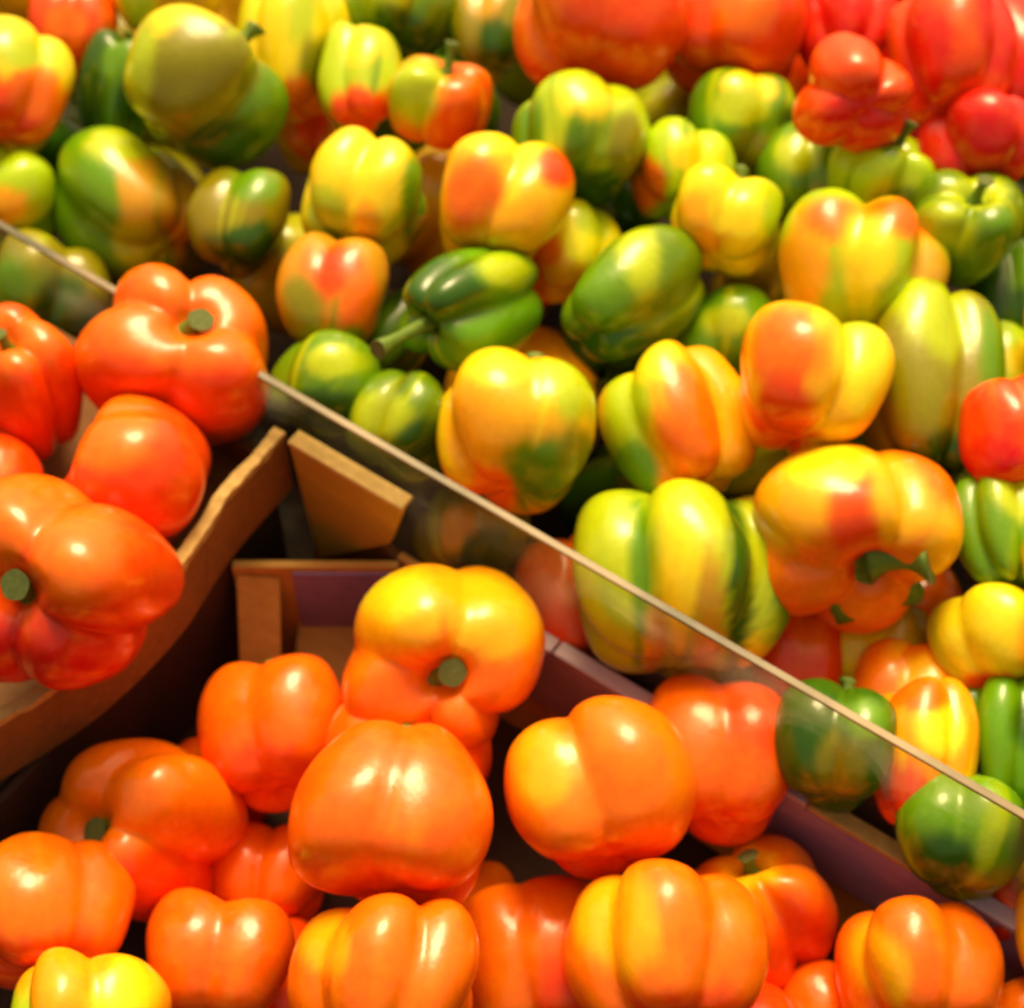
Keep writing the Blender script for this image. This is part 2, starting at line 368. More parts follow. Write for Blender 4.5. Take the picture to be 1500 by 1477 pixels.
CALYX = [calyx_mesh(s) for s in range(5)]
STEM = [stem_mesh(s, l) for s, l in enumerate((.42, .55, .36, .62, .30, .48))]

def add_stem(p, top, k, L, big=(1, 1)):
    c = link(bpy.data.objects.new('calyx', CALYX[k % 5]), p); c.location = top + np.array([0, 0, -.055]); c.rotation_euler = (0, 0, k*1.3); c.scale = (big[0],)*3
    st = link(bpy.data.objects.new('stem', STEM[k % 6]), c); st.scale = (1, 1, big[1]); return c, st

GROUP = dict(F='orange peppers in the front carton', L='red-orange peppers in the left bin',
             M='mixed green, yellow and orange peppers in the pile', R='red peppers at the top of the stall')
# (zone, base point, radius, length factor, stem direction, spin, lobes, taper, seed, base colour, ripening patches, label)
PEPPERS = [
    ('F',[-0.0316,-0.1851,0.0598],0.0443,0.996,[0.132,-0.82,0.557],3.41,4,0.0,100,'OR',[(-0.3,0.6,'YO',0.6,0.5),(0.5,0.5,'YO',0.5,0.4),(-0.5,0.7,'YE',0.35,0.25)],'yellow-topped orange pepper,hindmost in the front carton,its stem hole facing the viewer'),
    ('F',[-0.1051,-0.1947,0.0271],0.034,0.937,[-0.097,0.97,0.222],1.02,3,0.0,107,'OR',[(0,-0.4,'RO',0.8,0.4)],'orange pepper below the cardboard hand hole,left of the yellow-topped one'),
    ('F',[-0.044,-0.224,0.0331],0.0356,0.78,[0.205,0.966,0.155],0.95,4,0.0,114,'OR',[(0.7,0,'RO',0.5,0.8)],'orange pepper squeezed between the yellow-topped one and the big egg-shaped one'),
    ('F',[-0.0443,-0.2685,0.0538],0.0402,0.918,[0.093,0.964,0.251],0.7,3,-0.5,121,'OR',[(0,-0.75,'RO',0.9,0.3)],'big egg-shaped orange pepper in the middle of the front carton'),
    ('F',[-0.1565,-0.2315,0.0002],0.0411,0.996,[-0.469,-0.488,0.736],5.44,4,0.0,128,'OR',[(0.3,-0.5,'RO',0.6,0.5)],'orange pepper at the left of the front carton,pale stem dimple turned left'),
    ('F',[-0.1319,-0.1826,-0.0196],0.0281,0.8,[0.097,0.97,0.222],4.15,3,0.0,135,'RO',[(0,0.5,'OR',0.6,0.4)],'red-orange pepper wedged behind the one with the pale stem dimple'),
    ('F',[0.0351,-0.2498,0.045],0.0393,0.78,[-0.184,0.951,0.248],5.66,3,0.0,142,'OR',[(-0.6,0.3,'YO',0.3,0.4),(0,-0.8,'RO',0.9,0.3)],'broad orange pepper right of the big egg-shaped one'),
    ('F',[0.0881,-0.221,0.0372],0.0344,0.957,[0.097,0.97,0.222],5.53,3,0.0,149,'RO',[(-0.5,0.4,'OR',0.6,0.6),(0,0.0,'OR',0.6,0.4)],'red-orange pepper touching the purple carton wall beside the broad orange one'),
    ('F',[-0.1066,-0.2287,-0.0295],0.0272,0.819,[0.09,0.957,0.277],1.97,3,0.0,156,'OR',[],'small orange pepper peeping out between two bigger ones at the left'),
    ('F',[-0.1875,-0.2856,0.0127],0.0351,0.78,[-0.279,0.936,0.214],4.33,4,0.0,163,'OR',[(0,-0.5,'RO',0.8,0.5)],'red-tinged orange pepper at the left edge of the front carton'),
    ('F',[-0.1184,-0.2897,-0.0115],0.0308,0.878,[0.093,0.964,0.251],0.33,3,0.0,170,'OR',[],'orange pepper in the nearest row,left of the widest one'),
    ('F',[-0.0457,-0.3282,0.0234],0.0377,0.819,[0.093,0.964,0.251],3.16,4,0.0,177,'OR',[(-0.6,0.5,'YO',0.3,0.3)],'widest orange pepper of the nearest row,below the big egg-shaped one'),
    ('F',[-0.1631,-0.3356,0.0079],0.0318,0.78,[-0.19,0.957,0.219],0.43,4,0.0,184,'YO',[(0.5,0.4,'YE',0.4,0.4),(-0.8,0.1,'LI',0.35,0.4),(0,-0.3,'OR',0.6,0.4)],'yellowish orange pepper with a green fleck in the bottom left corner'),
    ('F',[0.012,-0.2858,-0.0188],0.0362,0.957,[-0.139,0.958,0.25],3.4,3,0.0,191,'OR',[(0.4,-0.2,'RO',0.5,0.6)],'orange pepper with one smooth bulging lobe,between the widest one and the two-tone one'),
    ('F',[0.0647,-0.3105,0.0178],0.0391,0.839,[-0.097,0.97,0.222],3.83,4,0.0,198,'OR',[(-0.55,0.45,'YO',0.45,0.5),(0.2,-0.5,'RO',0.6,0.4)],'amber and orange two-tone pepper in the nearest rows,right of the smooth bulging one'),
    ('F',[0.1065,-0.2623,-0.0109],0.0338,0.78,[-0.348,0.262,0.9],6.03,4,0.0,205,'OR',[(0.5,-0.2,'RO',0.6,0.6),(-0.2,0.7,'YO',0.4,0.25)],'red-orange pepper whose brown stem stub shows,behind the amber two-tone one'),
    ('F',[0.1612,-0.308,0.0043],0.0345,0.78,[-0.093,0.964,0.251],1.46,4,0.0,212,'OR',[(-0.6,0.2,'YO',0.3,0.4)],'orange pepper nearest the purple carton wall at the right'),
    ('F',[0.1328,-0.3002,-0.0379],0.0285,0.78,[0.0,0.968,0.252],0.08,3,0.0,219,'OR',[],'orange pepper cut by the bottom edge,left of the one beside the purple wall'),
    ('F',[0.2,-0.316,-0.0278],0.0267,0.78,[0.0,0.968,0.252],5.62,3,0.0,226,'OR',[],'orange pepper just showing in the bottom right corner'),
    ('F',[0.0872,-0.3182,-0.0307],0.031,0.78,[0.0,0.968,0.252],0.94,3,0.0,233,'RO',[],'red-orange pepper at the bottom edge under the amber two-tone one'),
    ('L',[-0.15,-0.0637,0.1342],0.0443,0.78,[0.241,-0.368,0.898],1.84,4,0.0,240,'OR',[(-0.5,-0.5,'RO',0.6,0.4),(0.5,-0.6,'RO',0.6,0.4)],'large orange pepper with a dark stem hole,topmost in the bowed left bin'),
    ('L',[-0.2202,-0.0776,0.1257],0.0301,1.075,[-0.112,-0.082,0.99],2.3,4,0.0,247,'RO',[(0,0.5,'OR',0.9,0.5)],'red-orange pepper with a ring-like top at the left edge of the bin'),
    ('L',[-0.1606,-0.1274,0.1155],0.0373,0.78,[-0.881,0.068,0.469],3.22,3,0.0,254,'RO',[(-0.3,0.5,'OR',0.7,0.5)],'orange-red pepper lying on its side in the middle of the left bin'),
    ('L',[-0.182,-0.1962,0.1119],0.0462,0.996,[-0.251,-0.763,0.596],5.03,4,0.0,261,'RO',[(-0.2,0.6,'OR',0.7,0.4),(0,-0.7,'RED',0.9,0.4),(0.3,0.3,'OR',0.4,0.4)],'big red-orange pepper with its green stem facing out,lowest in the left bin'),
    ('L',[-0.2324,-0.1216,0.0996],0.0256,0.878,[0.097,0.97,0.222],0.94,3,0.0,268,'RO',[(0,0.4,'OR',0.6,0.5)],'red-orange pepper cut by the left edge behind the big one with a stem'),
    ('M',[0.0753,-0.1596,0.0769],0.0497,0.78,[0.106,0.888,0.448],2.75,5,0.0,275,'LI',[(-0.42,0.1,'GR',0.09,0.9),(-0.1,0.3,'YE',0.16,0.9),(0.14,-0.3,'MU',0.12,0.7),(0.42,0,'DG',0.11,1.2),(0.85,0.1,'GR',0.12,0.9),(-0.3,-0.5,'MU',0.1,0.4),(0.58,-0.7,'YE',0.12,0.3)],'lime pepper with green and mustard stripes,pressed against the clear divider'),
    ('M',[0.0255,-0.1353,0.0487],0.0232,1.35,[-0.218,0.881,0.419],2.31,3,0.0,282,'OR',[(0,-0.5,'RO',0.8,0.5)],'small orange pepper half hidden left of the striped lime one'),
    ('M',[0.145,-0.1497,0.1029],0.045,0.78,[0.084,-0.985,0.148],4.57,4,0.0,289,'OR',[(-0.65,0.35,'YO',0.35,0.5),(-0.05,0.15,'RO',0.3,0.6),(0.35,0.4,'YO',0.3,0.45),(0.75,-0.1,'YO',0.25,0.5),(-0.3,0.8,'YE',0.4,0.25)],'pumpkin-like orange pepper showing its green stem from below,right of the striped lime one'),
    ('M',[0.0726,-0.0972,0.1174],0.035,0.957,[-0.318,0.856,0.407],1.91,4,0.0,296,'YO',[(-0.65,0.2,'LI',0.32,0.9),(-0.4,0.75,'YE',0.4,0.3),(0.1,-0.1,'OR',0.45,0.7),(-0.55,-0.55,'GR',0.3,0.4),(0.75,0.1,'YO',0.25,0.8)],'yellow pepper with a lime flank and a large orange patch,above the striped lime one'),
    ('M',[0.0044,-0.1144,0.1281],0.0386,0.78,[0.111,0.897,0.427],4.71,4,0.0,303,'YO',[(-0.45,0.5,'YO',0.5,0.5),(-0.3,-0.1,'YO',0.4,0.5),(0.75,0.5,'LI',0.4,0.5),(0.35,-0.55,'GR',0.55,0.45),(0.75,-0.35,'OL',0.25,0.4),(-0.3,-0.75,'OR',0.3,0.3),(-0.2,0.75,'YE',0.4,0.25)],'amber and green pepper standing behind the clear divider,left of the lime-flanked one'),
    ('M',[0.1298,-0.1018,0.1457],0.0363,0.839,[0.218,0.881,0.419],5.14,4,0.0,310,'YO',[(-0.5,0.3,'OR',0.55,0.6),(-0.5,-0.5,'RO',0.4,0.5),(0.5,0.3,'YE',0.4,0.6),(0.4,0.85,'LI',0.4,0.25)],'amber pepper with an orange flank,leaning on the big green-olive one'),
    ('M',[0.1895,-0.0771,0.1258],0.0363,1.311,[0.106,0.888,0.448],1.91,4,0.0,317,'OL',[(0.1,0.6,'LI',0.6,0.4),(0.8,0.0,'GR',0.3,0.8),(-0.4,-0.2,'OL',0.4,0.5),(0,-0.8,'DG',0.8,0.3),(-0.3,0.8,'LI',0.3,0.3)],'tall olive-green pepper with a lime top at the right,above the pumpkin-like one'),
    ('M',[0.0556,-0.0363,0.1481],0.027,1.35,[0.697,0.712,0.087],0.38,3,0.0,324,'GR',[(0,0.4,'LI',0.3,0.6),(-0.5,-0.1,'GR',0.4,0.5),(-0.2,-0.8,'DG',0.7,0.3)],'glossy green pepper lying on its side,in the middle above the lime-flanked one'),
    ('M',[-0.0182,-0.0472,0.1526],0.0276,1.35,[-0.603,-0.778,0.179],5.95,4,0.0,331,'GR',[(-0.3,0.2,'DG',0.6,0.6),(0.5,0.5,'LI',0.4,0.3)],'dark green pepper whose lime stem points down,left of the pepper lying on its side'),
    ('M',[-0.0821,-0.0317,0.1449],0.027,1.055,[0.111,0.897,0.427],0.74,3,0.0,338,'MU',[(0.1,0.3,'RO',0.55,0.5),(0.5,-0.2,'OR',0.4,0.5),(-0.5,-0.3,'OL',0.4,0.6),(0.5,-0.8,'OL',0.4,0.3)],'mustard pepper blushing red,below the bright yellow one'),
    ('M',[-0.0692,0.0136,0.1695],0.0338,0.78,[0.318,0.856,0.407],2.33,4,0.0,345,'YE',[(-0.6,-0.4,'LI',0.4,0.5),(0.85,-0.1,'GR',0.22,0.8),(0.15,-0.5,'YO',0.2,0.3)],'bright yellow pepper with a green right edge,in the upper left of the mixed pile'),
    ('M',[-0.0049,-0.0031,0.1786],0.0334,0.898,[0.218,0.881,0.419],5.48,4,0.0,352,'YO',[(-0.4,0.0,'OR',0.4,0.6),(0.1,-0.4,'YO',0.5,0.4),(0,0.8,'YE',0.6,0.25),(0.75,0.45,'RO',0.3,0.35)],'amber pepper with a red-orange right shoulder,right of the bright yellow one'),
    ('M',[0.0276,0.0108,0.142],0.0268,0.859,[-0.111,0.897,0.427],5.52,4,0.0,359,'YE',[(-0.5,-0.3,'OR',0.35,0.7),(0.4,0.6,'LI',0.4,0.4),(0,-0.6,'YO',0.5,0.4)],'yellow pepper with an orange left side behind the green one lying on its side'),
    ('M',[0.0053,0.0387,0.1172],0.0273,1.055,[0.111,0.897,0.427],0.66,3,0.0,366,'OR',[(0,0.2,'YO',0.5,0.4)],'orange pepper deep in the gap below the amber one'),
    ('M',[-0.191,0.0562,0.1444],0.0383,0.996,[-0.615,0.767,0.182],4.36,4,0.0,373,'GR',[(0.3,0.1,'MU',0.22,1.0),(0.05,0.7,'LI',0.4,0.3),(0.75,-0.1,'MU',0.25,0.7),(-0.6,-0.3,'GR',0.3,0.4),(0.25,-0.6,'LI',0.3,0.3)],'green pepper with pale yellow bands at the upper left,above the topmost orange one'),
    ('M',[-0.1295,0.0247,0.1539],0.0244,1.094,[0.218,0.881,0.419],1.29,3,0.0,380,'OL',[(0.3,0.6,'GR',0.5,0.4),(0.2,-0.5,'DG',0.7,0.4)],'dark olive pepper in the shade between the banded green one and the bright yellow one'),
    ('M',[-0.1519,0.0783,0.1966],0.0414,0.78,[0.577,0.589,0.566],3.72,3,0.0,387,'OL',[(-0.2,0.75,'YE',0.6,0.3),(0.75,-0.3,'GR',0.35,0.5),(0.3,-0.8,'DG',0.6,0.3),(-0.75,0.2,'LI',0.25,0.6),(0.1,0.2,'OL',0.5,0.5)],'large olive-green pepper with a yellow shoulder near the top left'),
    ('M',[-0.1142,0.132,0.1944],0.0287,1.35,[0.0,0.78,0.626],3.2,4,0.0,394,'YE',[(0.2,0.4,'LI',0.3,0.6),(0.5,-0.4,'OL',0.4,0.5),(-0.4,0.3,'YE',0.4,0.6),(0.2,-0.8,'OR',0.4,0.3)],'tall yellow pepper behind the large olive-green one'),
    ('M',[-0.0763,0.0971,0.1924],0.0223,1.291,[0.0,0.903,0.429],4.58,3,0.0,401,'LI',[(0.1,0.5,'YE',0.5,0.4),(0.1,-0.7,'RO',0.7,0.4)],'little lime pepper between the tall yellow one and the green-orange one'),
    ('M',[-0.1063,0.1471,0.1461],0.0254,1.134,[0.0,0.903,0.429],3.1,3,0.0,408,'MU',[(0,-0.2,'RO',0.5,0.6)],'russet pepper half buried below the tall yellow one'),
    ('M',[-0.0369,0.0807,0.1884],0.0269,0.78,[0.254,0.247,0.935],0.4,4,0.0,415,'OR',[(-0.45,0.1,'LI',0.5,0.7),(0.4,-0.6,'RO',0.5,0.4),(-0.2,0.4,'LI',0.4,0.4)],'small pepper half green and half orange,in the top row left of the lime one'),
    ('M',[-0.0585,0.1579,0.2039],0.0316,0.78,[0.111,0.897,0.427],1.55,4,0.0,422,'GR',[(-0.1,0.0,'LI',0.4,0.3),(0.0,-0.7,'DG',0.8,0.4)],'green pepper cut by the top edge above the half orange one'),
    ('M',[-0.249,0.0847,0.191],0.0328,0.937,[0.111,0.897,0.427],2.28,4,0.0,429,'YE',[(0,-0.45,'RO',0.9,0.45),(0.6,-0.2,'OR',0.4,0.4),(0.3,0.35,'LI',0.3,0.25)],'pepper yellow above and orange below at the top left edge'),
    ('M',[-0.201,0.1158,0.1798],0.0212,1.35,[0.241,0.498,0.833],1.49,3,0.0,436,'DG',[(0.1,0.3,'GR',0.4,0.4)],'dark green pepper between the yellow-over-orange one and the large olive-green one'),
    ('M',[-0.2292,0.1547,0.1933],0.0268,0.859,[0.0,0.903,0.429],4.4,3,0.0,443,'RO',[(0,-0.2,'OR',0.4,0.4)],'small red-orange pepper far back in the top left corner'),
    ('M',[-0.2572,0.1906,0.1995],0.0271,0.78,[0.0,0.903,0.429],4.9,4,0.0,450,'YO',[(0.2,0,'MU',0.5,0.5)],'amber pepper cut by the top left corner'),
    ('M',[-0.1809,0.1692,0.2084],0.0295,0.78,[0.0,0.513,0.858],1.14,4,0.0,457,'YE',[(0.2,-0.3,'MU',0.5,0.5),(-0.5,-0.4,'LI',0.4,0.5)],'yellow pepper cut by the top edge above the large olive-green one'),
    ('M',[0.0325,0.0429,0.1853],0.0348,0.78,[0.0,0.903,0.429],4.45,4,0.0,464,'LI',[(-0.8,0.0,'GR',0.25,0.6),(0.05,0.5,'YE',0.4,0.4),(-0.1,-0.3,'GR',0.18,0.6),(0.6,-0.2,'OL',0.3,0.5),(0.0,-0.8,'DG',0.5,0.3)],'broad lime pepper below the blurred orange-red ones'),
    ('M',[0.1129,0.0785,0.1761],0.0317,0.78,[0.218,0.881,0.419],3.68,4,0.0,471,'GR',[(0.1,0.55,'YE',0.5,0.3),(-0.1,0.2,'LI',0.5,0.3),(0.8,-0.1,'DG',0.25,0.5),(0.2,-0.5,'OL',0.4,0.3)],'green pepper with a yellow crown,right of the broad lime one'),
    ('M',[0.0796,0.0411,0.1704],0.0269,0.78,[0.111,0.897,0.427],5.83,4,0.0,478,'LI',[(0.1,0.2,'YE',0.5,0.4),(-0.7,-0.35,'OR',0.4,0.5),(0.5,-0.5,'OL',0.4,0.4)],'yellow-lime pepper with an orange cheek,below the broad lime one'),
    ('M',[0.1013,-0.0016,0.1666],0.0286,0.78,[0.318,0.856,0.407],5.35,4,0.0,485,'YE',[(-0.6,-0.1,'YO',0.5,0.6),(0.75,0.1,'LI',0.3,0.6),(0.0,0.1,'YE',0.5,0.4)],'clear yellow pepper in the middle of the right half,behind the orange-capped ones'),
    ('M',[0.144,0.0492,0.1645],0.0271,0.878,[0.111,0.897,0.427],2.84,3,0.0,492,'GR',[(-0.3,0.3,'LI',0.4,0.4),(0.3,-0.6,'OL',0.5,0.4)],'small green pepper below the yellow-crowned one'),
    ('M',[0.1743,0.0263,0.1766],0.0268,0.78,[0.408,0.181,0.895],5.99,4,0.0,499,'LI',[(0.2,-0.6,'GR',0.5,0.35),(0.0,0.5,'GR',0.2,0.3)],'forked lime pepper just below the bright red ones'),
    ('M',[0.1618,-0.0253,0.1518],0.0431,0.78,[0.106,0.888,0.448],5.32,5,0.0,506,'LI',[(0.3,0.6,'OR',0.7,0.3),(-0.5,0.55,'OR',0.35,0.3),(-0.8,0.0,'YO',0.3,0.5),(-0.1,0.1,'YE',0.3,0.6),(0.7,-0.2,'MU',0.3,0.6),(0.25,-0.5,'LI',0.3,0.4)],'wide lime pepper capped with orange,behind the tall olive-green one'),
    ('M',[0.2107,-0.0057,0.1673],0.0297,0.78,[0.122,-0.164,0.979],0.62,4,0.0,513,'GR',[(-0.5,-0.2,'LI',0.4,0.5),(0.1,0.5,'LI',0.5,0.3),(0.5,-0.3,'GR',0.4,0.5)],'pale green pepper with a dark stem dimple at the right under the red ones'),
    ('M',[0.2404,-0.0002,0.1303],0.0217,1.35,[0.0,0.903,0.429],2.78,3,0.0,520,'DG',[(0,0.4,'GR',0.5,0.4)],'dark green pepper at the right edge below the pale green one'),
    ('M',[0.2412,-0.0395,0.1064],0.0255,1.055,[0.0,0.903,0.429],6.23,3,0.0,527,'LI',[(0,0.2,'YE',0.5,0.4)],'lime pepper cut by the right edge above the red-orange one'),
    ('M',[0.2171,-0.122,0.1298],0.0241,1.036,[0.0,0.903,0.429],1.09,3,0.0,534,'RO',[(-0.5,-0.5,'RED',0.5,0.5)],'red-orange pepper at the right edge beside the tall olive-green one'),
    ('M',[0.2091,-0.1525,0.1052],0.0212,1.35,[0.0,0.903,0.429],3.27,4,0.0,541,'GR',[(0.1,0.5,'LI',0.5,0.4),(0.5,-0.4,'YO',0.3,0.3),(-0.3,0.0,'GR',0.4,0.5)],'green pepper at the right edge,right of the pumpkin-like one'),
    ('M',[0.2066,-0.189,0.0745],0.0286,0.78,[-0.111,0.897,0.427],2.82,4,0.0,548,'YE',[(-0.3,-0.75,'RO',0.5,0.35),(0.4,0.1,'YO',0.4,0.4),(-0.3,0.1,'YE',0.4,0.5)],'yellow pepper with a red underside at the right edge'),
    ('M',[0.1345,-0.2308,0.0533],0.0287,0.859,[0.218,0.881,0.419],4.51,3,0.0,555,'DG',[(0.4,0.5,'GR',0.4,0.3),(0.0,-0.2,'OL',0.5,0.5)],"dark olive-green pepper behind the clear divider,right of the front carton's red-orange one"),
    ('M',[0.1691,-0.2362,0.0535],0.0232,1.33,[0.111,0.897,0.427],0.22,4,0.0,562,'YO',[(0.1,0.4,'YE',0.5,0.3),(-0.5,-0.5,'RO',0.4,0.5),(-0.2,0.8,'OR',0.6,0.2)],'amber pepper with a red foot behind the divider at the lower right'),
    ('M',[0.2035,-0.2244,0.0493],0.0244,1.271,[0.111,0.897,0.427],5.5,4,0.0,569,'GR',[(0.5,0.3,'DG',0.5,0.4),(-0.3,-0.3,'GR',0.4,0.4)],'bright green pepper at the right edge below the red-bottomed yellow one'),
    ('M',[0.1806,-0.2661,0.0372],0.0296,0.78,[0.218,0.881,0.419],3.98,3,0.0,576,'GR',[(-0.4,-0.3,'DG',0.5,0.5),(0.3,-0.6,'OL',0.5,0.4)],'green pepper lowest behind the divider at the right,above the purple wall'),
    ('M',[0.2107,-0.2604,0.0119],0.0234,1.35,[0.0,0.903,0.429],0.81,3,0.0,583,'RO',[(0,0.2,'MU',0.5,0.5)],'russet pepper behind the divider in the lower right corner'),
    ('M',[0.1634,-0.1626,0.0379],0.0298,0.78,[0.267,0.915,0.303],5.14,3,0.0,590,'MU',[(0.1,-0.2,'OR',0.5,0.4),(-0.5,0.2,'YE',0.4,0.5)],'small mustard pepper in the shadow under the pumpkin-like one'),
    ('M',[0.17,-0.1971,0.0446],0.0252,1.075,[0.267,0.915,0.303],4.45,3,0.0,597,'OR',[(0.1,0.4,'YO',0.5,0.4)],'small amber-orange pepper under the red-bottomed yellow one'),
    ('M',[0.1263,-0.1646,0.0479],0.0231,1.35,[0.0,0.903,0.429],1.83,3,0.0,604,'RO',[(0.2,0.3,'OR',0.4,0.4)],'dull red-orange pepper in the gap right of the striped lime one'),
    ('M',[-0.0864,-0.073,0.123],0.0273,0.78,[0.349,0.867,0.355],1.92,3,0.0,611,'GR',[(0.2,0.4,'LI',0.5,0.3),(0.0,-0.5,'DG',0.7,0.4)],'green pepper behind the divider,right of the topmost orange one'),
    ('M',[-0.047,-0.0965,0.1181],0.0255,0.859,[0.444,0.829,0.339],0.28,3,0.0,618,'GR',[(-0.3,0.2,'LI',0.5,0.4),(0.4,-0.4,'DG',0.5,0.5)],'green pepper with a lime shoulder behind the divider,left of the amber and green one'),
    ('M',[-0.0637,-0.0108,0.1081],0.0244,1.114,[0.444,0.829,0.339],1.65,3,0.0,625,'DG',[(0.3,0.2,'GR',0.5,0.4)],'very dark green pepper in the gap left of the downward pointing stem'),
    ('M',[0.1,-0.0293,0.12],0.0277,0.839,[0.111,0.897,0.427],5.22,3,0.0,632,'GR',[(0,0.3,'LI',0.4,0.3)],'small green pepper peeping out between the lime-flanked and the orange-flanked ones'),
    ('M',[-0.226,0.0158,0.1161],0.0328,0.78,[0.218,0.881,0.419],2.6,4,0.0,639,'OL',[(-0.4,0.0,'GR',0.5,0.6),(0.4,-0.4,'DG',0.5,0.5)],'olive-green pepper behind the clear divider at the left edge'),
    ('M',[-0.2489,0.0506,0.1519],0.0277,0.839,[0.218,0.881,0.419],6.09,3,0.0,646,'LI',[(0.1,-0.3,'YO',0.6,0.4)],'lime and peach coloured pepper at the left edge,left of the banded green one'),
    ('M',[-0.0192,-0.1073,0.0656],0.0277,0.78,[0.218,0.881,0.419],3.09,4,0.0,653,'OL',[(-0.2,0.1,'MU',0.3,0.4),(0.4,-0.4,'DG',0.5,0.5)],'shaded olive pepper low behind the clear divider,above the yellow-topped one'),
    ('M',[0.0532,0.0833,0.1309],0.026,0.937,[0.218,0.881,0.419],4.37,3,0.0,660,'DG',[],'dark green pepper deep in the gap below the broad lime one'),
    ('M',[0.1771,-0.1358,0.0411],0.0281,0.78,[0.557,0.814,-0.165],3.06,3,0.0,667,'RO',[(0.3,0.3,'OR',0.5,0.4)],'red-orange pepper tucked under the right lobe of the pumpkin-like one'),
    ('M',[-0.0125,0.1582,0.1944],0.0225,1.35,[0.0,0.903,0.429],1.78,3,0.0,674,'OL',[(-0.1,0.4,'MU',0.5,0.4),(0.2,-0.4,'DG',0.5,0.4)],'brownish olive pepper in the top row beside the orange-red ones'),
    ('R',[0.0395,0.1014,0.2209],0.045,0.78,[0.111,0.897,0.427],0.8,4,0.0,681,'RO',[(-0.7,0.2,'OR',0.35,0.8),(0.2,-0.2,'RO',0.6,0.5)],'orange-red pepper at the top,directly above the broad lime one'),
    ('R',[0.1129,0.1245,0.2026],0.0403,0.78,[0.333,0.862,0.382],4.31,4,0.0,688,'RO',[(0,0.2,'OR',0.4,0.4)],'orange-red pepper at the top,above the yellow-crowned green one'),
    ('R',[0.1589,0.0304,0.2165],0.0285,0.78,[-0.147,0.969,-0.196],4.58,4,0.0,695,'RO',[(0,-0.5,'RED',0.7,0.5)],'bright vermilion pepper nearest the forked lime one'),
    ('R',[0.1704,0.1332,0.2126],0.0272,1.252,[0.111,0.897,0.427],0.97,4,0.0,702,'RED',[(-0.5,0.2,'RED',0.4,0.7)],'red pepper at the top edge behind the bright vermilion one'),
    ('R',[0.2126,0.0732,0.2204],0.0326,1.193,[0.0,0.893,0.451],4.7,4,0.0,709,'RO',[(0.5,0.2,'RED',0.4,0.7),(-0.6,-0.2,'RED',0.3,0.6)],'tall shiny vermilion pepper in the top right corner'),
    ('R',[0.256,0.1019,0.2008],0.0253,1.35,[0.0,0.893,0.451],2.17,3,0.0,716,'RED',[],'deep red pepper at the right edge beside the tall shiny one'),
    ('R',[0.2212,0.0323,0.1898],0.0284,0.78,[0.0,0.903,0.429],1.4,4,0.0,723,'RED',[],'dark red pepper below the tall shiny vermilion one'),
    ('R',[0.2039,0.0662,0.166],0.0246,1.193,[0.0,0.513,0.858],1.91,3,0.0,730,'RED',[(0,-0.4,'RO',0.5,0.4)],'small red pepper wedged between the forked lime one and the dark red one'),
    ('R',[0.2104,0.168,0.227],0.0321,0.78,[0.0,0.903,0.429],2.14,4,0.0,737,'RED',[],'red pepper cut by the top edge behind the tall shiny one'),
    ('M',[0.2746,0.013,0.1599],0.0278,0.898,[0.114,0.874,0.472],1.73,3,0.0,744,'LI',[],'lime pepper past the right edge of the picture,upper part of the pile'),
    ('M',[0.2571,-0.056,0.1434],0.0267,0.839,[0.114,0.874,0.472],2.12,4,0.0,751,'YO',[],'amber pepper past the right edge of the picture,middle part of the pile'),
    ('M',[0.257,-0.106,0.1152],0.0285,0.78,[0.114,0.874,0.472],1.93,3,0.0,758,'GR',[],'green pepper past the right edge of the picture,middle part of the pile'),
    ('M',[0.2367,-0.1855,0.1109],0.0266,0.859,[0.114,0.874,0.472],2.99,3,0.0,765,'YE',[],'yellow pepper past the right edge of the picture,lower part of the pile'),
    ('M',[0.2397,-0.2271,0.0822],0.027,0.859,[0.114,0.874,0.472],1.68,3,0.0,772,'OR',[],'orange pepper past the right edge of the picture,lower part of the pile'),
    ('M',[0.226,-0.2778,0.0645],0.0275,0.839,[0.114,0.874,0.472],1.01,3,0.0,779,'GR',[],'green pepper past the right edge of the picture,lower part of the pile'),
    ('M',[0.2275,-0.2973,0.0164],0.0292,0.878,[0.114,0.874,0.472],4.75,3,0.0,786,'YO',[],'amber pepper past the right edge of the picture,nearest part of the pile'),
    ('M',[0.3231,-0.0141,0.1479],0.0282,0.878,[0.114,0.874,0.472],4.93,3,0.0,793,'OL',[],'olive pepper past the right edge of the picture,upper part of the pile'),
    ('M',[0.3103,-0.084,0.1269],0.0294,0.8,[0.114,0.874,0.472],0.51,3,0.0,800,'YE',[],'yellow pepper past the right edge of the picture,middle part of the pile'),
    ('M',[0.2937,-0.1486,0.1064],0.0254,0.957,[0.114,0.874,0.472],5.6,3,0.0,807,'LI',[],'lime pepper past the right edge of the picture,middle part of the pile'),
    ('M',[0.2903,-0.2072,0.0876],0.0276,0.8,[0.114,0.874,0.472],1.13,3,0.0,814,'MU',[],'mustard pepper past the right edge of the picture,lower part of the pile'),
    ('M',[0.2766,-0.2585,0.0723],0.0247,0.996,[0.114,0.874,0.472],3.22,3,0.0,821,'YO',[],'amber pepper past the right edge of the picture,lower part of the pile'),
    ('R',[0.2994,0.1298,0.1974],0.0303,1.094,[0.114,0.874,0.472],3.47,3,0.0,828,'RED',[],'red pepper past the right edge of the picture,uppermost part of the pile'),
    ('R',[0.2845,0.0494,0.1862],0.0268,0.839,[0.114,0.874,0.472],0.17,3,0.0,835,'RO',[],'red-orange pepper past the right edge of the picture,upper part of the pile'),
    ('R',[0.3366,0.0557,0.1904],0.0275,1.153,[0.114,0.874,0.472],3.98,3,0.0,842,'RED',[],'red pepper past the right edge of the picture,upper part of the pile'),
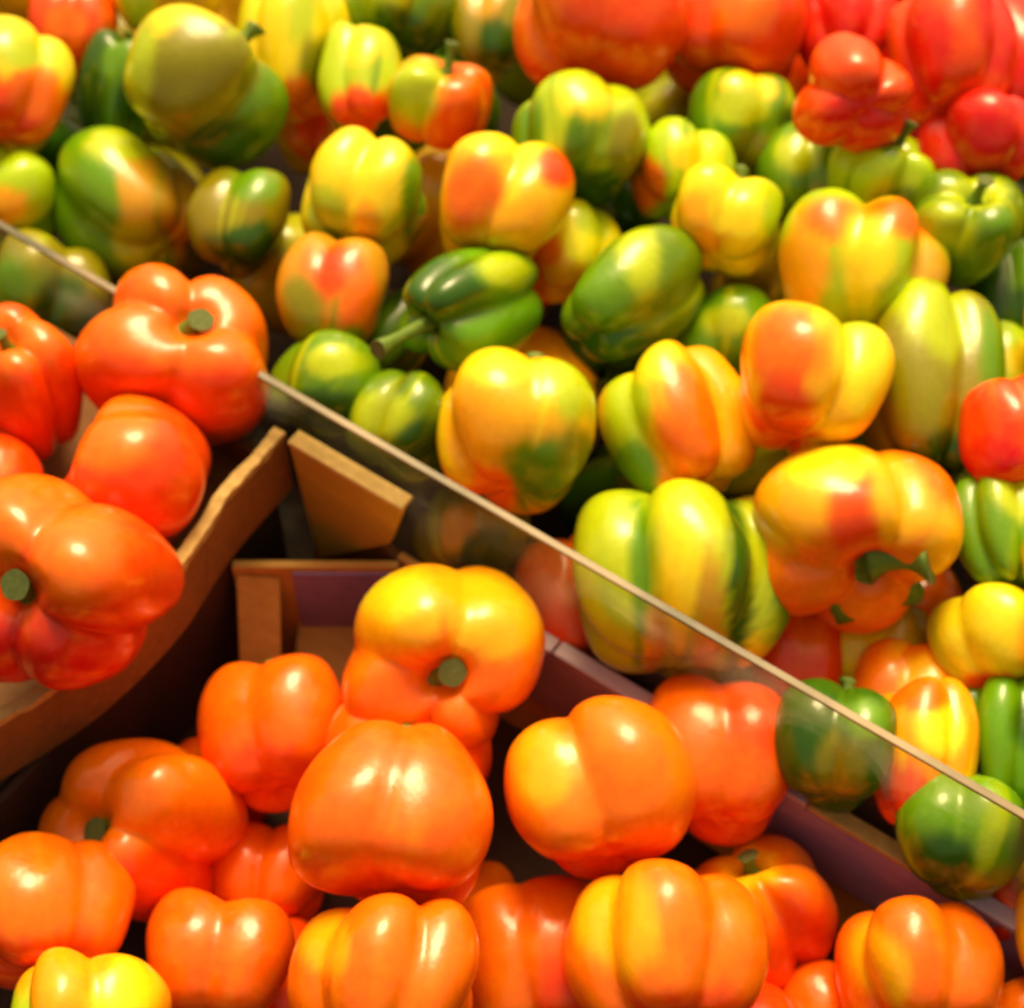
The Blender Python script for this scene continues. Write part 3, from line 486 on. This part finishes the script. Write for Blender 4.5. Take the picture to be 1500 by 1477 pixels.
    ('R',[0.3509,0.1387,0.2142],0.0305,1.075,[0.114,0.874,0.472],6.13,3,0.0,849,'RO',[],'red-orange pepper past the right edge of the picture,uppermost part of the pile'),
]
def frame(ax, spin):
    ax = np.array(ax); ax = ax/np.linalg.norm(ax)
    b = np.cross(ax, [.3, .5, .8]); b /= np.linalg.norm(b); c = np.cross(ax, b)
    X = b*math.cos(spin)+c*math.sin(spin); Y = np.cross(ax, X)
    return np.stack([X, Y, ax], 1)
for k, (z, loc, s, L, ax, spin, lo, tp, seed, base, spots, label) in enumerate(PEPPERS):
    R = frame(ax, spin)
    me, top = pepper_mesh(seed, lo, L, tp, R, base, spots, dict(F=.12, L=.12, M=.75, R=.3)[z])
    p = link(bpy.data.objects.new('bell_pepper', me))
    p.matrix_world = Matrix.Translation(loc) @ Matrix(R.tolist()).to_4x4() @ Matrix.Scale(s, 4)
    tag(p, label, 'pepper', GROUP[z])
    cs = add_stem(p, top, k, L, (1.6, .55) if label.startswith('pumpkin-like') else (1.2, 1.9) if 'stem points down' in label else (1, .6) if z in 'FL' else (1, 1))
    if label.startswith('pumpkin-like'):          # its stem is bent over to the right
        w = Matrix.Rotation(-k*1.3, 3, 'Z') @ Matrix(R.T.tolist()) @ Vector((.86, -.25, .30)); cs[1].rotation_euler = w.to_track_quat('Z', 'Y').to_euler()

# peppers of the layer underneath, glimpsed in the gaps
HIDDEN = [
    ('M',[-0.2312,0.2223,0.1453],0.0363,[-0.49,0.8,0.16],'OL','half hidden olive pepper in the under layer right of the small red-orange one'),
    ('M',[-0.2506,0.1346,0.1311],0.0357,[-2.92,-2.01,-2.64],'DG','half hidden dark green pepper in the under layer beneath the small red-orange one'),
    ('M',[-0.177,0.1723,0.1426],0.037,[1.65,0.75,-2.04],'LI','half hidden lime pepper in the under layer above the green pepper with pale yellow bands'),
    ('M',[-0.1536,0.2455,0.165],0.0365,[0.86,0.06,-1.99],'MU','half hidden mustard pepper in the under layer left of the tall yellow one'),
    ('M',[-0.1836,0.1077,0.1103],0.0359,[-1.69,2.08,0.45],'OL','half hidden olive pepper in the under layer beneath the green pepper with pale yellow bands'),
    ('M',[-0.0349,0.2459,0.1651],0.0387,[-1.45,-1.25,-0.45],'DG','half hidden dark green pepper in the under layer left of the brownish olive one'),
    ('M',[-0.1147,0.0578,0.1076],0.0347,[-0.81,2.48,-0.4],'LI','half hidden lime pepper in the under layer left of the mustard pepper blushing red'),
    ('M',[-0.0396,0.0917,0.118],0.034,[-0.4,0.5,-0.91],'MU','half hidden mustard pepper in the under layer right of the mustard pepper blushing red'),
    ('M',[-0.0443,0.1653,0.1405],0.0352,[-2.84,1.39,2.99],'GR','half hidden green pepper in the under layer right of the little lime one'),
    ('M',[0.0253,0.2098,0.1541],0.0367,[-2.88,-2.59,0.15],'OL','half hidden olive pepper in the under layer right of the brownish olive one'),
    ('M',[0.0189,0.132,0.1177],0.0353,[2.15,-1.23,1.58],'DG','half hidden dark green pepper in the under layer left of the broad lime one'),
    ('M',[0.0873,0.1617,0.1394],0.0384,[-0.09,0.75,-0.94],'LI','half hidden lime pepper in the under layer above the yellow-lime pepper with an orange cheek'),
    ('M',[0.0016,-0.023,0.0829],0.0384,[-2.65,-1.23,-1.93],'YO','half hidden amber pepper in the under layer above the amber and green one'),
    ('M',[0.0616,0.0124,0.0937],0.0386,[-1.48,-2.32,2.65],'DG','half hidden dark green pepper in the under layer beneath the glossy green one'),
    ('R',[0.1648,0.1856,0.1467],0.0374,[-0.32,2.27,-1.23],'RO','half hidden red-orange pepper in the under layer left of the forked lime pepper just'),
    ('R',[0.2229,0.2253,0.1588],0.0384,[-2.0,-1.33,-1.52],'RED','half hidden red pepper in the under layer left of the tall shiny vermilion one'),
    ('F',[-0.1074,-0.2711,-0.0578],0.0376,[-1.4,0.07,0.76],'RO','half hidden red-orange pepper in the under layer left of the big egg-shaped orange one'),
    ('F',[-0.0285,-0.2395,-0.0481],0.0345,[1.64,-2.69,-0.56],'OR','half hidden orange pepper in the under layer right of the big egg-shaped orange one'),
    ('M',[0.0623,-0.0681,0.0566],0.0369,[-0.03,-2.45,-0.85],'DG','half hidden dark green pepper in the under layer right of the amber and green one'),
    ('M',[0.1318,-0.0351,0.0667],0.0352,[-0.86,-2.98,1.64],'LI','half hidden lime pepper in the under layer left of the pumpkin-like orange one'),
    ('M',[0.1405,0.0468,0.1042],0.0366,[1.68,0.95,-0.61],'MU','half hidden mustard pepper in the under layer beneath the clear yellow one'),
    ('M',[0.1169,-0.1043,0.0455],0.0351,[1.49,0.46,1.64],'MU','half hidden mustard pepper in the under layer left of the dull red-orange one'),
    ('M',[0.1865,-0.0639,0.0578],0.0344,[-2.41,-0.41,0.55],'GR','half hidden green pepper in the under layer above the pumpkin-like orange one'),
    ('M',[0.2698,0.1132,0.1246],0.0356,[-1.7,-1.95,0.31],'DG','half hidden dark green pepper in the under layer beneath the dark red one'),
    ('M',[0.2517,-0.1047,0.0454],0.0363,[1.41,2.72,-2.66],'LI','half hidden lime pepper in the under layer above the yellow pepper with a red underside'),
]
HM = {}
for k, (z, loc, s, rot, cn, label) in enumerate(HIDDEN):
    if (z, cn) not in HM:
        HM[z, cn] = pepper_mesh(900+len(HM), 3+len(HM) % 2, 1.0, 0, np.eye(3), cn, [], .5, 48, 30)
    me, top = HM[z, cn]
    p = link(bpy.data.objects.new('bell_pepper', me)); p.location = loc; p.rotation_euler = rot; p.scale = (s, s, s)
    tag(p, label, 'pepper', GROUP[z]); add_stem(p, top, k, 1)
